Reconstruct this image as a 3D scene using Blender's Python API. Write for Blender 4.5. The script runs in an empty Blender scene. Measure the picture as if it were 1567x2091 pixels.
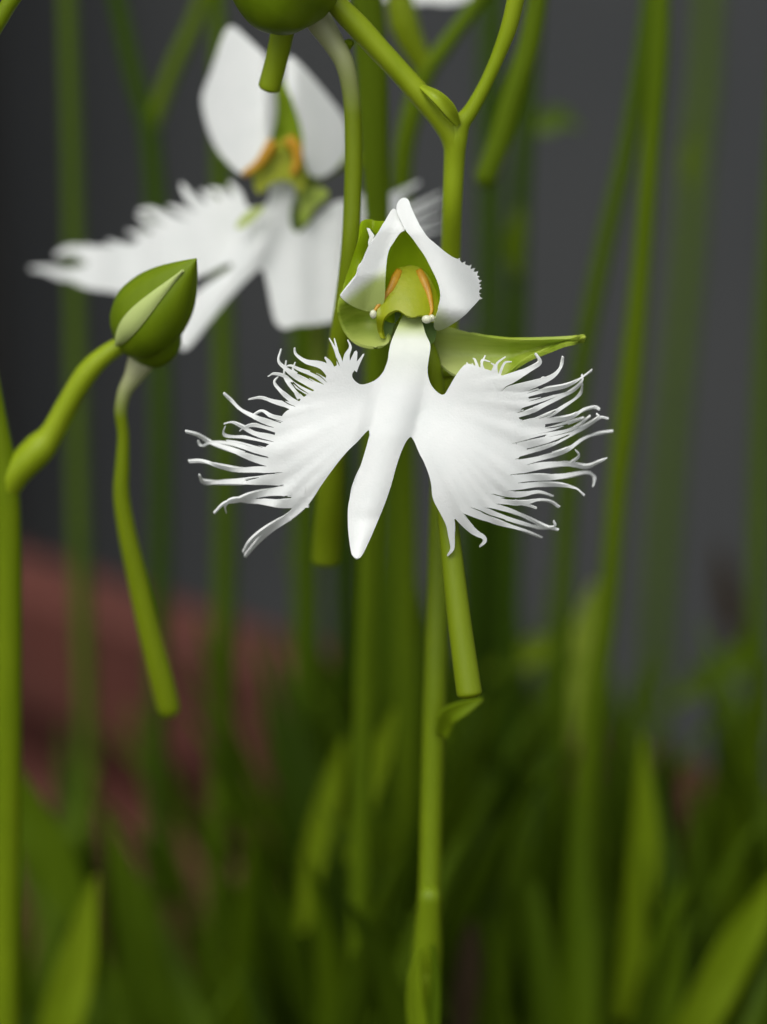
import bpy, math, random
import numpy as np
from mathutils import Vector, Matrix
from mathutils.geometry import delaunay_2d_cdt

random.seed(7)
sc = bpy.context.scene
COL = sc.collection

# ------------------------------------------------------------------ camera
R = math.radians
TH = R(20.0)                 # looking down
D = 0.30                     # distance to the plane of focus
W0 = 0.0725                  # frame width in the plane of focus (m)
K = W0 / 1567.0
Z0 = 0.30                    # height of the picture centre above the soil
F = Vector((0, math.cos(TH), -math.sin(TH)))
RT = Vector((1, 0, 0))
UP = Vector((0, math.sin(TH), math.cos(TH)))
CAM = Vector((0, 0, Z0)) - F * D

cd = bpy.data.cameras.new('camera')
cam = bpy.data.objects.new('camera', cd)
COL.objects.link(cam)
cam.location = CAM
cam.rotation_euler = (math.pi / 2 - TH, 0, 0)
cd.sensor_fit = 'HORIZONTAL'
cd.lens = 60.0
cd.sensor_width = 60.0 * W0 / D
cd.clip_start = 0.01
cd.clip_end = 50
cd.dof.use_dof = True
cd.dof.focus_distance = D
cd.dof.aperture_fstop = 5.2
sc.camera = cam

# ------------------------------------------------------------------ overcast light
SUN_EL, SUN_AZ = R(58), R(205)      # azimuth from +Y (north) clockwise: behind the camera, a little left
wd = bpy.data.worlds.new('World')
sc.world = wd
wd.use_nodes = True
nt = wd.node_tree
bg = nt.nodes['Background']
sky = nt.nodes.new('ShaderNodeTexSky')
sky.sky_type = 'NISHITA'
sky.sun_disc = False
sky.sun_elevation = SUN_EL
sky.sun_rotation = SUN_AZ
sky.air_density = 1.0
sky.dust_density = 4.0
hs = nt.nodes.new('ShaderNodeHueSaturation')      # cloud cover: nearly grey sky
hs.inputs['Saturation'].default_value = 0.18
nt.links.new(sky.outputs[0], hs.inputs['Color'])
nt.links.new(hs.outputs[0], bg.inputs['Color'])
bg.inputs['Strength'].default_value = 0.12

sd = bpy.data.lights.new('sun', 'SUN')
sd.energy = 1.2
sd.angle = R(40)
sd.color = (1.0, 0.97, 0.92)
sun = bpy.data.objects.new('sun', sd)
COL.objects.link(sun)
sdir = Vector((math.sin(SUN_AZ) * math.cos(SUN_EL), math.cos(SUN_AZ) * math.cos(SUN_EL), math.sin(SUN_EL)))
sun.rotation_euler = (-sdir).to_track_quat('-Z', 'Y').to_euler()
sun.location = sdir * 2

sc.view_settings.view_transform = 'Standard'
sc.view_settings.look = 'None'
sc.view_settings.gamma = 1
sc.view_settings.use_curve_mapping = False
sc.view_settings.exposure = 0.32
sc.cycles.use_denoising = True
sc.cycles.max_bounces = 10


# ------------------------------------------------------------------ geometry helpers
def P(px, py, d=0.0):
    """point seen at (px, py), d metres behind the plane of focus"""
    s = K * (D + d) / D
    return CAM + F * (D + d) + RT * ((px - 783.5) * s) + UP * ((1045.5 - py) * s)


def Q(px, py, Y):
    """point seen at (px, py) in the upright plane y = Y"""
    dr = F + RT * ((px - 783.5) * K / D) + UP * ((1045.5 - py) * K / D)
    return CAM + dr * ((Y - CAM.y) / dr.y)


def px_scale(p):
    return K * (p - CAM).dot(F) / D


def zoom(x0, y0, sx, pts):
    return [(x0 + p[0] / sx, y0 + p[1] / sx) + tuple(p[2:]) for p in pts]


Z1 = lambda pts: zoom(640, 380, 1567 / 600, pts)
Z2 = lambda pts: zoom(370, 660, 1567 / 510, pts)
Z3 = lambda pts: zoom(780, 660, 1567 / 500, pts)


def spline(pts, n):
    """Catmull-Rom through rows of numbers, n samples per span"""
    a = np.array(pts, float)
    if len(a) < 3:
        t = np.linspace(0, 1, n * (len(a) - 1) + 1)[:, None]
        return a[0] * (1 - t) + a[-1] * t
    ext = np.vstack([2 * a[0] - a[1], a, 2 * a[-1] - a[-2]])
    out = []
    for i in range(1, len(ext) - 2):
        p0, p1, p2, p3 = ext[i - 1:i + 3]
        for t in np.linspace(0, 1, n, endpoint=False):
            out.append(0.5 * (2 * p1 + (p2 - p0) * t + (2 * p0 - 5 * p1 + 4 * p2 - p3) * t * t + (3 * p1 - p0 - 3 * p2 + p3) * t ** 3))
    out.append(a[-1])
    return np.array(out)


def chaikin(pts, n=1):
    a = [np.array(p[:2], float) for p in pts]
    for _ in range(n):
        b = []
        for i in range(len(a)):
            p, q = a[i], a[(i + 1) % len(a)]
            b += [p * .75 + q * .25, p * .25 + q * .75]
        a = b
    return a


ORG = {}


def empty(name, loc, parent=None):
    o = bpy.data.objects.new(name, None)
    COL.objects.link(o)
    o.empty_display_size = 0.01
    loc = Vector(loc)
    ORG[o] = loc
    if parent:
        o.parent = parent
        o.location = loc - ORG[parent]
    else:
        o.location = loc
    return o


def tag(o, label, cat, group=None, kind=None):
    if label:
        o['label'] = label
    if cat:
        o['category'] = cat
    if group:
        o['group'] = group
    if kind:
        o['kind'] = kind
    return o


def mesh_obj(name, verts, faces, mat, parent=None, smooth=True, sharp=None, tint=None, origin=None):
    og = ORG[parent] if parent else (Vector(origin) if origin is not None else Vector((0, 0, 0)))
    me = bpy.data.meshes.new(name)
    me.from_pydata([tuple(Vector(v) - og) for v in verts], [], faces)
    me.update()
    if smooth:
        me.polygons.foreach_set('use_smooth', [True] * len(me.polygons))
    if sharp is not None:                          # closed sheet: (number of open faces, vertex normals)
        nf, vn = sharp
        ln = []
        for po in me.polygons:
            if po.index < 2 * nf:
                ln += [vn[i] for i in po.vertices]
            else:
                ln += [tuple(po.normal)] * len(po.vertices)
        me.normals_split_custom_set(ln)
    if tint is not None:
        at = me.attributes.new('tint', 'FLOAT', 'POINT')
        at.data.foreach_set('value', [float(t) for t in tint])
    me.materials.append(mat)
    o = bpy.data.objects.new(name, me)
    COL.objects.link(o)
    if parent:
        o.parent = parent
        ORG[o] = og
    else:
        o.location = og
        ORG[o] = og
    return o


def thicken(pts, tris, t):
    """closed sheet of thickness t from an open triangle/quad mesh; returns verts, faces, sharp edges"""
    p = np.array([tuple(v) for v in pts])
    nrm = np.zeros_like(p)
    for f in tris:
        a, b, c = p[f[0]], p[f[1]], p[f[2]]
        n = np.cross(b - a, c - a)
        for i in f:
            nrm[i] += n
    nrm /= np.maximum(np.linalg.norm(nrm, axis=1), 1e-15)[:, None]
    n = len(p)
    tt = np.asarray(t)
    tt = tt[:, None] if tt.ndim else tt
    v = np.vstack([p + nrm * tt / 2, p - nrm * tt / 2])
    faces = [tuple(f) for f in tris] + [tuple(n + i for i in reversed(f)) for f in tris]
    cnt = {}
    for f in tris:
        for i in range(len(f)):
            a, b = f[i], f[(i + 1) % len(f)]
            k = (min(a, b), max(a, b))
            cnt[k] = (a, b) if k not in cnt else None
    for k, e in cnt.items():
        if e:
            a, b = e
            faces.append((b, a, n + a, n + b))
    sharp = (len(tris), [tuple(x) for x in np.vstack([nrm, -nrm])])
    return [Vector(x) for x in v], faces, sharp


def winding(poly, X, Y):
    """non-zero winding number of points X, Y in a closed outline"""
    p = np.array([(q[0], q[1]) for q in poly])
    w = np.zeros(len(X), int)
    lo, hi = p.min(0), p.max(0)
    m = np.where((X >= lo[0]) & (X <= hi[0]) & (Y >= lo[1]) & (Y <= hi[1]))[0]
    x, y = X[m], Y[m]
    c = np.zeros(len(m), int)
    for a, b in zip(p, np.roll(p, -1, 0)):
        if a[1] == b[1]:
            continue
        side = (b[0] - a[0]) * (y - a[1]) - (x - a[0]) * (b[1] - a[1])
        c += ((a[1] <= y) & (b[1] > y) & (side > 0)).astype(int)
        c -= ((a[1] > y) & (b[1] <= y) & (side < 0)).astype(int)
    w[m] = c
    return w != 0


def ribbon(center, w0, w1, power=0.8, n=7):
    """tapered strand outline in picture units"""
    s = spline(center, n)
    m = len(s)
    L, Rr = [], []
    for i in range(m):
        t = s[min(i + 1, m - 1)] - s[max(i - 1, 0)]
        t = t / max(np.hypot(*t), 1e-9)
        nn = np.array([-t[1], t[0]])
        f = i / (m - 1)
        w = (w1 + (.5 * w1) * math.sin(f * math.pi) + (w0 - w1) * (1 - f) ** power) / 2
        L.append(s[i] + nn * w)
        Rr.append(s[i] - nn * w)
    tip = s[-1] + (s[-1] - s[-2]) / max(np.hypot(*(s[-1] - s[-2])), 1e-9) * w1 * .5
    return L + [tip] + Rr[::-1]


def sheet(name, polys, depth, mat, parent, step=9, thick=0.00025, tintf=None, place=P, fill=24, cuts=()):
    """one continuous curved petal from the union of outlines; depth(px, py) bends it"""
    verts, faces = [], []
    for po in polys:
        b = len(verts)
        verts += [Vector((q[0], q[1])) for q in po]
        faces.append(list(range(b, b + len(po))))
    allp = np.array([tuple(v) for v in verts])
    for po in cuts:
        b = len(verts)
        verts += [Vector((q[0], q[1])) for q in po]
        faces.append(list(range(b, b + len(po))))
    x0, y0 = allp.min(0)
    x1, y1 = allp.max(0)
    rr = random.Random(3)
    gx, gy = [], []
    row = 0
    y = y0 + step * .5
    while y < y1:
        x = x0 + (step * .5 if row % 2 else 0)
        while x < x1:
            gx.append(x + rr.uniform(-.15, .15) * step)
            gy.append(y + rr.uniform(-.15, .15) * step)
            x += step
        y += step * .87
        row += 1
    gx, gy = np.array(gx), np.array(gy)
    ok = np.zeros(len(gx), bool)
    for po in polys:
        ok |= winding(po, gx, gy)
    verts += [Vector((a, b)) for a, b in zip(gx[ok], gy[ok])]
    r = delaunay_2d_cdt(verts, [], faces, 0, .12)
    v2, f2 = r[0], r[2]
    va = np.array([tuple(v) for v in v2])
    fa = np.array(f2)
    ce = va[fa].mean(1)
    e1_, e2_ = va[fa[:, 1]] - va[fa[:, 0]], va[fa[:, 2]] - va[fa[:, 0]]
    area = np.abs(e1_[:, 0] * e2_[:, 1] - e1_[:, 1] * e2_[:, 0])
    ok = np.zeros(len(ce), bool)
    for po in polys:
        ok |= winding(po, ce[:, 0], ce[:, 1])
    emap = {}
    for k, f in enumerate(f2):
        for q in range(3):
            emap.setdefault((min(f[q], f[q - 1]), max(f[q], f[q - 1])), []).append(k)
    for po in cuts:
        ok &= ~winding(po, ce[:, 0], ce[:, 1])
    # close the tiny gaps left where outlines overlap
    seen = ok.copy()
    for k0 in np.where(~ok)[0]:
        if seen[k0]:
            continue
        comp, todo, edge = [], [k0], False
        seen[k0] = True
        while todo:
            k = todo.pop()
            comp.append(k)
            f = f2[k]
            for q in range(3):
                nb = emap[(min(f[q], f[q - 1]), max(f[q], f[q - 1]))]
                if len(nb) == 1:
                    edge = True
                for z in nb:
                    if not seen[z]:
                        seen[z] = True
                        todo.append(z)
        if not edge and area[comp].sum() < fill:
            ok[comp] = True
    f2 = [f2[k] for k in np.where(ok)[0]]
    used = sorted({i for f in f2 for i in f})
    mp = {i: j for j, i in enumerate(used)}
    v2 = [v2[i] for i in used]
    f2 = [[mp[i] for i in f] for f in f2]
    p3 = [place(v.x, v.y, depth(v.x, v.y)) for v in v2]
    vs, fs, sh = thicken(p3, f2, thick)
    ti = None
    if tintf:
        ti = [tintf(v.x, v.y) for v in v2] * 2
    return mesh_obj(name, vs, fs, mat, parent, True, sh, ti)


def tube(name, rows, mat, parent, Y=None, seg=12, n=6, cap0=True, cap='round', rib=0.0, place=None):
    """rows: (px, py, width_px[, Y]) -> a round stem; widths in picture units"""
    rows = [tuple(r) if len(r) > 3 else tuple(r) + (Y,) for r in rows]
    s = spline(rows, n)
    pts, rad = [], []
    for r in s:
        p = (place or Q)(r[0], r[1], r[3])
        pts.append(p)
        rad.append(max(r[2], .5) * .5 * px_scale(p))
    return tube_w(name, pts, rad, mat, parent, seg, cap0, cap, rib)


def tube_w(name, pts, rad, mat, parent, seg=12, cap0=True, cap='round', rib=0.0, flat=1.0):
    pts = [Vector(p) for p in pts]
    if cap == 'round':
        d = (pts[-1] - pts[-2]).normalized()
        r0 = rad[-1]
        for a in (30, 55, 75, 88):
            pts.append(pts[len(rad) - 1 if a == 30 else -1] * 1.0)
            pts[-1] = pts[-1] + d * r0 * .9 * (math.sin(R(a)) - math.sin(R({30: 0, 55: 30, 75: 55, 88: 75}[a])))
            rad = list(rad) + [r0 * math.cos(R(a))]
    elif cap == 'blunt':
        d = (pts[-1] - pts[-2]).normalized()
        r0 = rad[-1]
        for q, m in ((.08, .97), (.16, .82), (.13, .45)):
            pts.append(pts[-1] + d * r0 * q)
            rad = list(rad) + [r0 * m]
    verts, faces = [], []
    up = Vector((0, -1, .3))
    for i, p in enumerate(pts):
        t = (pts[min(i + 1, len(pts) - 1)] - pts[max(i - 1, 0)]).normalized()
        a = up - t * up.dot(t)
        a.normalize()
        b = t.cross(a)
        up = a
        for k in range(seg):
            an = 2 * math.pi * k / seg
            rr = rad[i] * (1 + rib * math.cos(3 * an))
            verts.append(p + a * (math.cos(an) * rr * flat) + b * (math.sin(an) * rr))
    m = len(pts)
    for i in range(m - 1):
        for k in range(seg):
            k2 = (k + 1) % seg
            faces.append((i * seg + k, i * seg + k2, (i + 1) * seg + k2, (i + 1) * seg + k))
    if cap0:
        faces.append(tuple(range(seg - 1, -1, -1)))
    faces.append(tuple((m - 1) * seg + k for k in range(seg)))
    return mesh_obj(name, verts, faces, mat, parent)


def blade(name, pts, wid, mat, parent, keel=0.35, face=None, n=6, thick=0.0003, wave=0.0, profile=None):
    """leaf: world points along the midrib, full width at each, folded along the midrib"""
    s = spline([tuple(p) + (w,) for p, w in zip(pts, wid)], n)
    face = Vector(face) if face is not None else -F
    V, Fc = [], []
    m = len(s)
    rr = random.random() * 6
    for i in range(m):
        p = Vector(s[i][:3])
        t = Vector(s[min(i + 1, m - 1)][:3]) - Vector(s[max(i - 1, 0)][:3])
        t.normalize()
        side = t.cross(face).normalized()
        nn = side.cross(t)
        w = max(s[i][3], 2e-5) / 2
        for j, u in enumerate((-1, -.55, 0, .55, 1)):
            lift = abs(u) * keel * w + wave * w * math.sin(i * .9 + rr + (2 if u > 0 else 0)) * abs(u)
            V.append(p + side * (u * w) + nn * lift)
    for i in range(m - 1):
        for j in range(4):
            Fc.append((i * 5 + j, i * 5 + j + 1, (i + 1) * 5 + j + 1, (i + 1) * 5 + j))
    vs, fs, sh = thicken(V, Fc, thick)
    return mesh_obj(name, vs, fs, mat, parent, True, sh)


# ------------------------------------------------------------------ materials
def mat_new(name):
    m = bpy.data.materials.new(name)
    m.use_nodes = True
    t = m.node_tree
    t.nodes.clear()
    out = t.nodes.new('ShaderNodeOutputMaterial')
    return m, t, out


def noise(t, scale, detail=4, rough=.6, stretch=None):
    tc = t.nodes.new('ShaderNodeTexCoord')
    mp = t.nodes.new('ShaderNodeMapping')
    if stretch:
        mp.inputs['Scale'].default_value = stretch
    n = t.nodes.new('ShaderNodeTexNoise')
    n.inputs['Scale'].default_value = scale
    n.inputs['Detail'].default_value = detail
    n.inputs['Roughness'].default_value = rough
    t.links.new(tc.outputs['Object'], mp.inputs['Vector'])
    t.links.new(mp.outputs[0], n.inputs['Vector'])
    return n


def ramp(t, src, c0, c1, p0=.3, p1=.7):
    r = t.nodes.new('ShaderNodeValToRGB')
    r.color_ramp.elements[0].position = p0
    r.color_ramp.elements[1].position = p1
    r.color_ramp.elements[0].color = (*c0, 1)
    r.color_ramp.elements[1].color = (*c1, 1)
    t.links.new(src, r.inputs[0])
    return r


def plant_mat(name, c0, c1, trans=.3, rough=.45, scale=300, bump=.15, stretch=(1, 1, .25), tint=None, bscale=2500, spec=.4, tcol=None):
    """leaf/petal: Principled over a translucent layer, mottled; tint attribute mixes to a second colour"""
    m, t, out = mat_new(name)
    n = noise(t, scale, 4, .6, stretch)
    r = ramp(t, n.outputs['Fac'], c0, c1)
    col = r.outputs[0]
    if tint is not None:
        at = t.nodes.new('ShaderNodeAttribute')
        at.attribute_name = 'tint'
        mx = t.nodes.new('ShaderNodeMix')
        mx.data_type = 'RGBA'
        t.links.new(at.outputs['Fac'], mx.inputs['Factor'])
        t.links.new(col, mx.inputs['A'])
        mx.inputs['B'].default_value = (*tint, 1)
        col = mx.outputs['Result']
    b = t.nodes.new('ShaderNodeBsdfPrincipled')
    b.inputs['Roughness'].default_value = rough
    b.inputs['Specular IOR Level'].default_value = spec
    t.links.new(col, b.inputs['Base Color'])
    n2 = noise(t, bscale, 3, .6, stretch)
    bp = t.nodes.new('ShaderNodeBump')
    bp.inputs['Strength'].default_value = bump
    bp.inputs['Distance'].default_value = 0.0002
    t.links.new(n2.outputs['Fac'], bp.inputs['Height'])
    t.links.new(bp.outputs[0], b.inputs['Normal'])
    tr = t.nodes.new('ShaderNodeBsdfTranslucent')
    gm = t.nodes.new('ShaderNodeGamma')           # light passes two faces of a thin sheet
    gm.inputs['Gamma'].default_value = .5
    t.links.new(col, gm.inputs['Color'])
    t.links.new(gm.outputs[0], tr.inputs['Color'])
    ms = t.nodes.new('ShaderNodeMixShader')
    ms.inputs[0].default_value = trans
    t.links.new(b.outputs[0], ms.inputs[1])
    t.links.new(tr.outputs[0], ms.inputs[2])
    t.links.new(ms.outputs[0], out.inputs['Surface'])
    return m


def solid_mat(name, c0, c1, scale=40, rough=.8, bump=.3, bdist=.002, bscale=None):
    m, t, out = mat_new(name)
    n = noise(t, scale, 6, .6)
    r = ramp(t, n.outputs['Fac'], c0, c1)
    b = t.nodes.new('ShaderNodeBsdfPrincipled')
    b.inputs['Roughness'].default_value = rough
    t.links.new(r.outputs[0], b.inputs['Base Color'])
    n2 = noise(t, bscale or scale * 6, 6, .6)
    bp = t.nodes.new('ShaderNodeBump')
    bp.inputs['Strength'].default_value = bump
    bp.inputs['Distance'].default_value = bdist
    t.links.new(n2.outputs['Fac'], bp.inputs['Height'])
    t.links.new(bp.outputs[0], b.inputs['Normal'])
    t.links.new(b.outputs[0], out.inputs['Surface'])
    return m


M = {}
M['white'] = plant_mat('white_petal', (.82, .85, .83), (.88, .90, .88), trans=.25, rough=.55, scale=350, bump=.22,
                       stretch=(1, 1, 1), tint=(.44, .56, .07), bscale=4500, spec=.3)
M['sepal'] = plant_mat('green_sepal', (.24, .37, .012), (.48, .58, .08), trans=.4, rough=.45, scale=900, bump=.3,
                       stretch=(.10, .3, 1.5), tint=(.60, .68, .25), bscale=1800)
M['hood'] = plant_mat('green_hood', (.36, .54, .003), (.44, .60, .006), trans=.7, rough=.45, scale=400, stretch=(1, 1, .5), tint=(.3, .36, .02))
M['throat'] = plant_mat('throat_shade', (.07, .15, .003), (.10, .19, .004), trans=.2, tint=(.1, .2, .01))  # dark green carries the shade of the deep openings
M['column'] = plant_mat('olive_column', (.31, .37, .004), (.37, .41, .006), trans=.3, rough=.4, scale=700, stretch=(1, 1, 1))
M['orange'] = plant_mat('orange_anther', (.46, .22, .008), (.52, .29, .01), trans=.1, rough=.4, scale=900, stretch=(1, 1, 1), tint=(.45, .34, .015))
M['cream'] = plant_mat('cream_bead', (.62, .64, .42), (.72, .74, .55), trans=.1, rough=.25, scale=900, stretch=(1, 1, 1), spec=.6)
M['stem'] = plant_mat('fresh_stem', (.22, .31, .005), (.30, .385, .015), trans=.12, rough=.42, scale=260, bump=.12, bscale=1500, spec=.28)
M['lowstem'] = plant_mat('shaded_stem', (.125, .19, .002), (.165, .235, .004), trans=.12, tint=(.26, .35, .010), rough=.45, scale=260, bump=.12, bscale=1500, spec=.25)  # shade on the lower stem put into the colour; tint lightens upward
M['spur'] = plant_mat('green_spur', (.17, .24, .002), (.22, .295, .004), trans=.25, rough=.45, scale=220, tint=(.60, .62, .36))
M['bud'] = plant_mat('green_bud', (.10, .17, .002), (.16, .235, .004), trans=.15, rough=.45, scale=200, spec=.25, tint=(.55, .62, .38))
G = []
for i, (a, b) in enumerate([((.058, .108, .001), (.085, .145, .002)), ((.085, .145, .001), (.12, .185, .002)),
                            ((.032, .072, .001), (.05, .098, .002)), ((.066, .118, .006), (.092, .15, .010))]):
    G.append(plant_mat('back_stem_%s' % ['green', 'olive', 'dark', 'pale'][i], a, b, trans=.2, rough=.6, scale=120, spec=.2))
LF = []
for i, (a, b) in enumerate([((.058, .108, .001), (.085, .145, .002)), ((.075, .135, .001), (.11, .18, .002)),
                            ((.028, .060, .001), (.045, .085, .001)), ((.17, .26, .003), (.22, .31, .008))]):
    LF.append(plant_mat('leaf_%s' % ['green', 'olive', 'dark', 'bright'][i], a, b, trans=.35, rough=.6, scale=90, stretch=(1, 1, .2), spec=.2))

# ------------------------------------------------------------------ setting: soil, wall, post, edging
m_soil = solid_mat('soil', (.018, .014, .010), (.05, .04, .028), 60, .95, .8, .004)
N = 60
vs, fs = [], []
rg = random.Random(1)
for j in range(N + 1):
    for i in range(N + 1):
        x, y = -1.5 + 3.0 * i / N, -1.2 + 1.9 * j / N
        vs.append((x, y, -.004 * rg.random()))
for j in range(N):
    for i in range(N):
        a = j * (N + 1) + i
        fs.append((a, a + 1, a + N + 2, a + N + 1))
tag(mesh_obj('soil', vs, fs, m_soil), None, None, kind='structure')


def box(name, c, s, mat, parent=None, bev=0.0, rz=0.0):
    import bmesh
    bm = bmesh.new()
    bmesh.ops.create_cube(bm, size=1)
    for v in bm.verts:
        v.co = Vector((v.co.x * s[0], v.co.y * s[1], v.co.z * s[2]))
    if bev:
        bmesh.ops.bevel(bm, geom=list(bm.edges), offset=bev, segments=3, affect='EDGES', profile=.5)
    me = bpy.data.meshes.new(name)
    bm.to_mesh(me)
    bm.free()
    me.materials.append(mat)
    o = bpy.data.objects.new(name, me)
    COL.objects.link(o)
    o.location = Vector(c) - (ORG[parent] if parent else Vector((0, 0, 0)))
    o.rotation_euler = (0, 0, rz)
    if parent:
        o.parent = parent
    return o


m_wall = solid_mat('charcoal_wall', (.042, .046, .048), (.056, .058, .058), 9, .9, .25, .002, 160)
w = box('wall', (0, .60, .65), (3.0, .08, 1.32), m_wall, bev=.003)
tag(w, 'plain charcoal grey wall behind all the plants', 'wall')

m_post = solid_mat('dark_timber', (.020, .016, .009), (.040, .032, .018), 30, .9, .5, .002)
pp = Q(-75, 900, .50)
post = box('wooden_post', (pp.x - .018, .50, .42), (.05, .05, .86), m_post, bev=.003)
tag(post, 'dark brown timber post standing against the grey wall', 'post')

# low terracotta edging: profile swept along a slanting line
e1 = Q(60, 1205, .20)
zt = e1.z
dr = F + RT * ((1390 - 783.5) * K / D) + UP * ((1045.5 - 1635) * K / D)
e2 = CAM + dr * ((zt - CAM.z) / dr.z)
ax = (e2 - e1).normalized()
bk = Vector((-ax.y, ax.x, 0))
if bk.y < 0:
    bk = -bk
A0 = e1 - ax * .045
A1 = e2 + ax * .10
m_terra = solid_mat('terracotta', (.055, .012, .006), (.095, .022, .013), 45, .85, .4, .001)


def sweep(name, prof, mat, parent):
    vs, fs = [], []
    nseg = 24
    for i in range(nseg + 1):
        base = A0.lerp(A1, i / nseg)
        for (b, z) in prof:
            vs.append(Vector((base.x, base.y, 0)) + bk * b + Vector((0, 0, z)))
    m = len(prof)
    for i in range(nseg):
        for j in range(m):
            k = (j + 1) % m
            fs.append((i * m + j, i * m + k, (i + 1) * m + k, (i + 1) * m + j))
    fs.append(tuple(range(m - 1, -1, -1)))
    fs.append(tuple(nseg * m + j for j in range(m)))
    return mesh_obj(name, vs, fs, mat, parent, False)


ed = empty('terracotta_edging', (A0.x, A0.y, 0))
tag(ed, 'reddish terracotta garden edging with a dark groove under its rim', 'edging')
sweep('rim', [(0, zt - .021), (0, zt - .002), (.002, zt), (.012, zt), (.014, zt - .002), (.014, zt - .021)], m_terra, ed)
sweep('body', [(.001, -.003), (.001, zt - .040), (.003, zt - .038), (.0125, zt - .037), (.013, zt - .0212), (.0145, zt - .0212), (.0145, -.003)], m_terra, ed)


# ------------------------------------------------------------------ stems and plants
def ground_rows(rows, Y, wd=None):
    """continue the lowest row straight down into the soil"""
    b = max(rows, key=lambda r: r[1])
    p = Q(b[0], b[1], Y)
    return p, b[2] * .5 * px_scale(p)


def stem(name, rows, mat, parent, Y, rootw=1.1, **kw):
    """rows listed bottom to top (py falling); a straight root part is added down to the soil"""
    s = spline([tuple(r) + ((Y,) if len(r) < 4 else ()) for r in rows], 6)
    pts, rad = [], []
    for r in s:
        p = Q(r[0], r[1], r[3])
        pts.append(p)
        rad.append(r[2] * .5 * px_scale(p))
    p0 = pts[0]
    low = [Vector((p0.x, p0.y, z)) for z in np.linspace(-.004, p0.z, 5)[:-1]]
    return tube_w(name, low + pts, [rad[0] * rootw] * 4 + rad, mat, parent, **kw)


def plant(rows, Y, label, group=None, name='orchid_plant', cat='orchid'):
    p = Q(rows[0][0], rows[0][1], rows[0][3] if len(rows[0]) > 3 else Y)
    o = empty(name, (p.x, p.y, 0))
    tag(o, label, cat, group)
    return o


def leaf_px(parent, rows, Y, mat, keel=.3, face=None, wave=.06):
    """rows: (px, py, width[, Y])"""
    pts, wid = [], []
    for r in rows:
        p = Q(r[0], r[1], r[3] if len(r) > 3 else Y)
        pts.append(p)
        wid.append(r[2] * px_scale(p))
    return blade('leaf', pts, wid, mat, parent, keel, face, wave=wave)


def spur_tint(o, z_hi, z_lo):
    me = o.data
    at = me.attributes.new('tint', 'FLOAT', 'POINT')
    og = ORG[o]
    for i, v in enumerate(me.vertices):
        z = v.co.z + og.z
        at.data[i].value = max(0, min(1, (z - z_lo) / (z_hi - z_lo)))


# ---- the sharp plant in front -------------------------------------------------
YM = .006
YM = .018
rows = [(866, 2100, 46, .006), (869, 2010, 50, .006), (872, 1950, 58, .007), (874, 1890, 54, .007), (878, 1800, 45, .008), (883, 1600, 46, .010), (889, 1400, 47, .012),
        (895, 1200, 46, .015), (899, 1060, 45, .017), (905, 900, 43, .019), (913, 700, 42, .020), (920, 540, 41, .020), (924, 420, 41, YM), (928, 330, 43, YM), (930, 285, 46, YM), (932, 262, 40, YM)]
main = plant(rows, YM, 'sharp orchid plant with the open white fringed flower and a forked green stem')
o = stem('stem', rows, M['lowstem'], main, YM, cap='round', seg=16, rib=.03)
spur_tint(o, Q(930, 480, YM).z, Q(900, 1150, YM).z)  # painted shade fades out up the stem
tube('sheath', [(868, 2060, 60), (872, 1950, 62), (876, 1880, 52), (878, 1830, 47)], M['lowstem'], main, .0066, seg=14)
tube('pedicel', [(930, 318, 40), (922, 278, 46), (898, 240, 47), (855, 190, 47), (815, 145, 45), (775, 102, 47), (735, 58, 49), (700, 22, 46), (665, -18, 40), (630, -60, 30)],
     M['stem'], main, YM, seg=14, rib=.05)
tube('pedicel', [(929, 322, 40), (933, 284, 44), (942, 252, 38), (962, 225, 31), (990, 175, 28), (1016, 118, 29), (1038, 60, 34), (1052, 5, 36), (1066, -70, 36), (1074, -150, 30)],
     M['stem'], main, YM, seg=14)
# little bract hugging the left branch at the fork
pts = [Q(935, 252, YM-.001), Q(915, 222, YM-.002), Q(888, 195, YM-.002), Q(850, 170, YM)]
blade('bract', pts, [.0006, .0013, .0011, .0002], M['stem'], main, keel=.5)
# leaf half way down, turned edge-on
pts = [Q(903, 1500, .010), Q(916, 1464, .009), Q(948, 1446, .008), Q(986, 1428, .008)]
blade('leaf', pts, [.0012, .0018, .0014, .0003], LF[3], main, keel=.5)
# sheath leaves low on the stem
leaf_px(main, [(862, 2150, 40), (850, 2060, 36), (848, 1990, 24), (858, 1935, 6)], .0035, LF[3], keel=.6)
leaf_px(main, [(880, 2150, 30), (886, 2060, 26), (890, 1990, 16), (884, 1930, 5)], .0035, LF[1], keel=.6)

# ---- the open flower ------------------------------------------------------------
c = P(835, 690, .002)
fl = empty('flower', c, main)


def g(x, s):
    return math.exp(-(x / s) ** 2)


def axis_dist(px, py, line):
    best = 1e9
    for (x0, y0), (x1, y1) in zip(line[:-1], line[1:]):
        dx, dy = x1 - x0, y1 - y0
        t = max(0, min(1, ((px - x0) * dx + (py - y0) * dy) / (dx * dx + dy * dy)))
        best = min(best, math.hypot(px - x0 - t * dx, py - y0 - t * dy))
    return best


MID = [(842, 640), (838, 700), (822, 790), (805, 870), (775, 980), (745, 1075), (731, 1138)]


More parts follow.
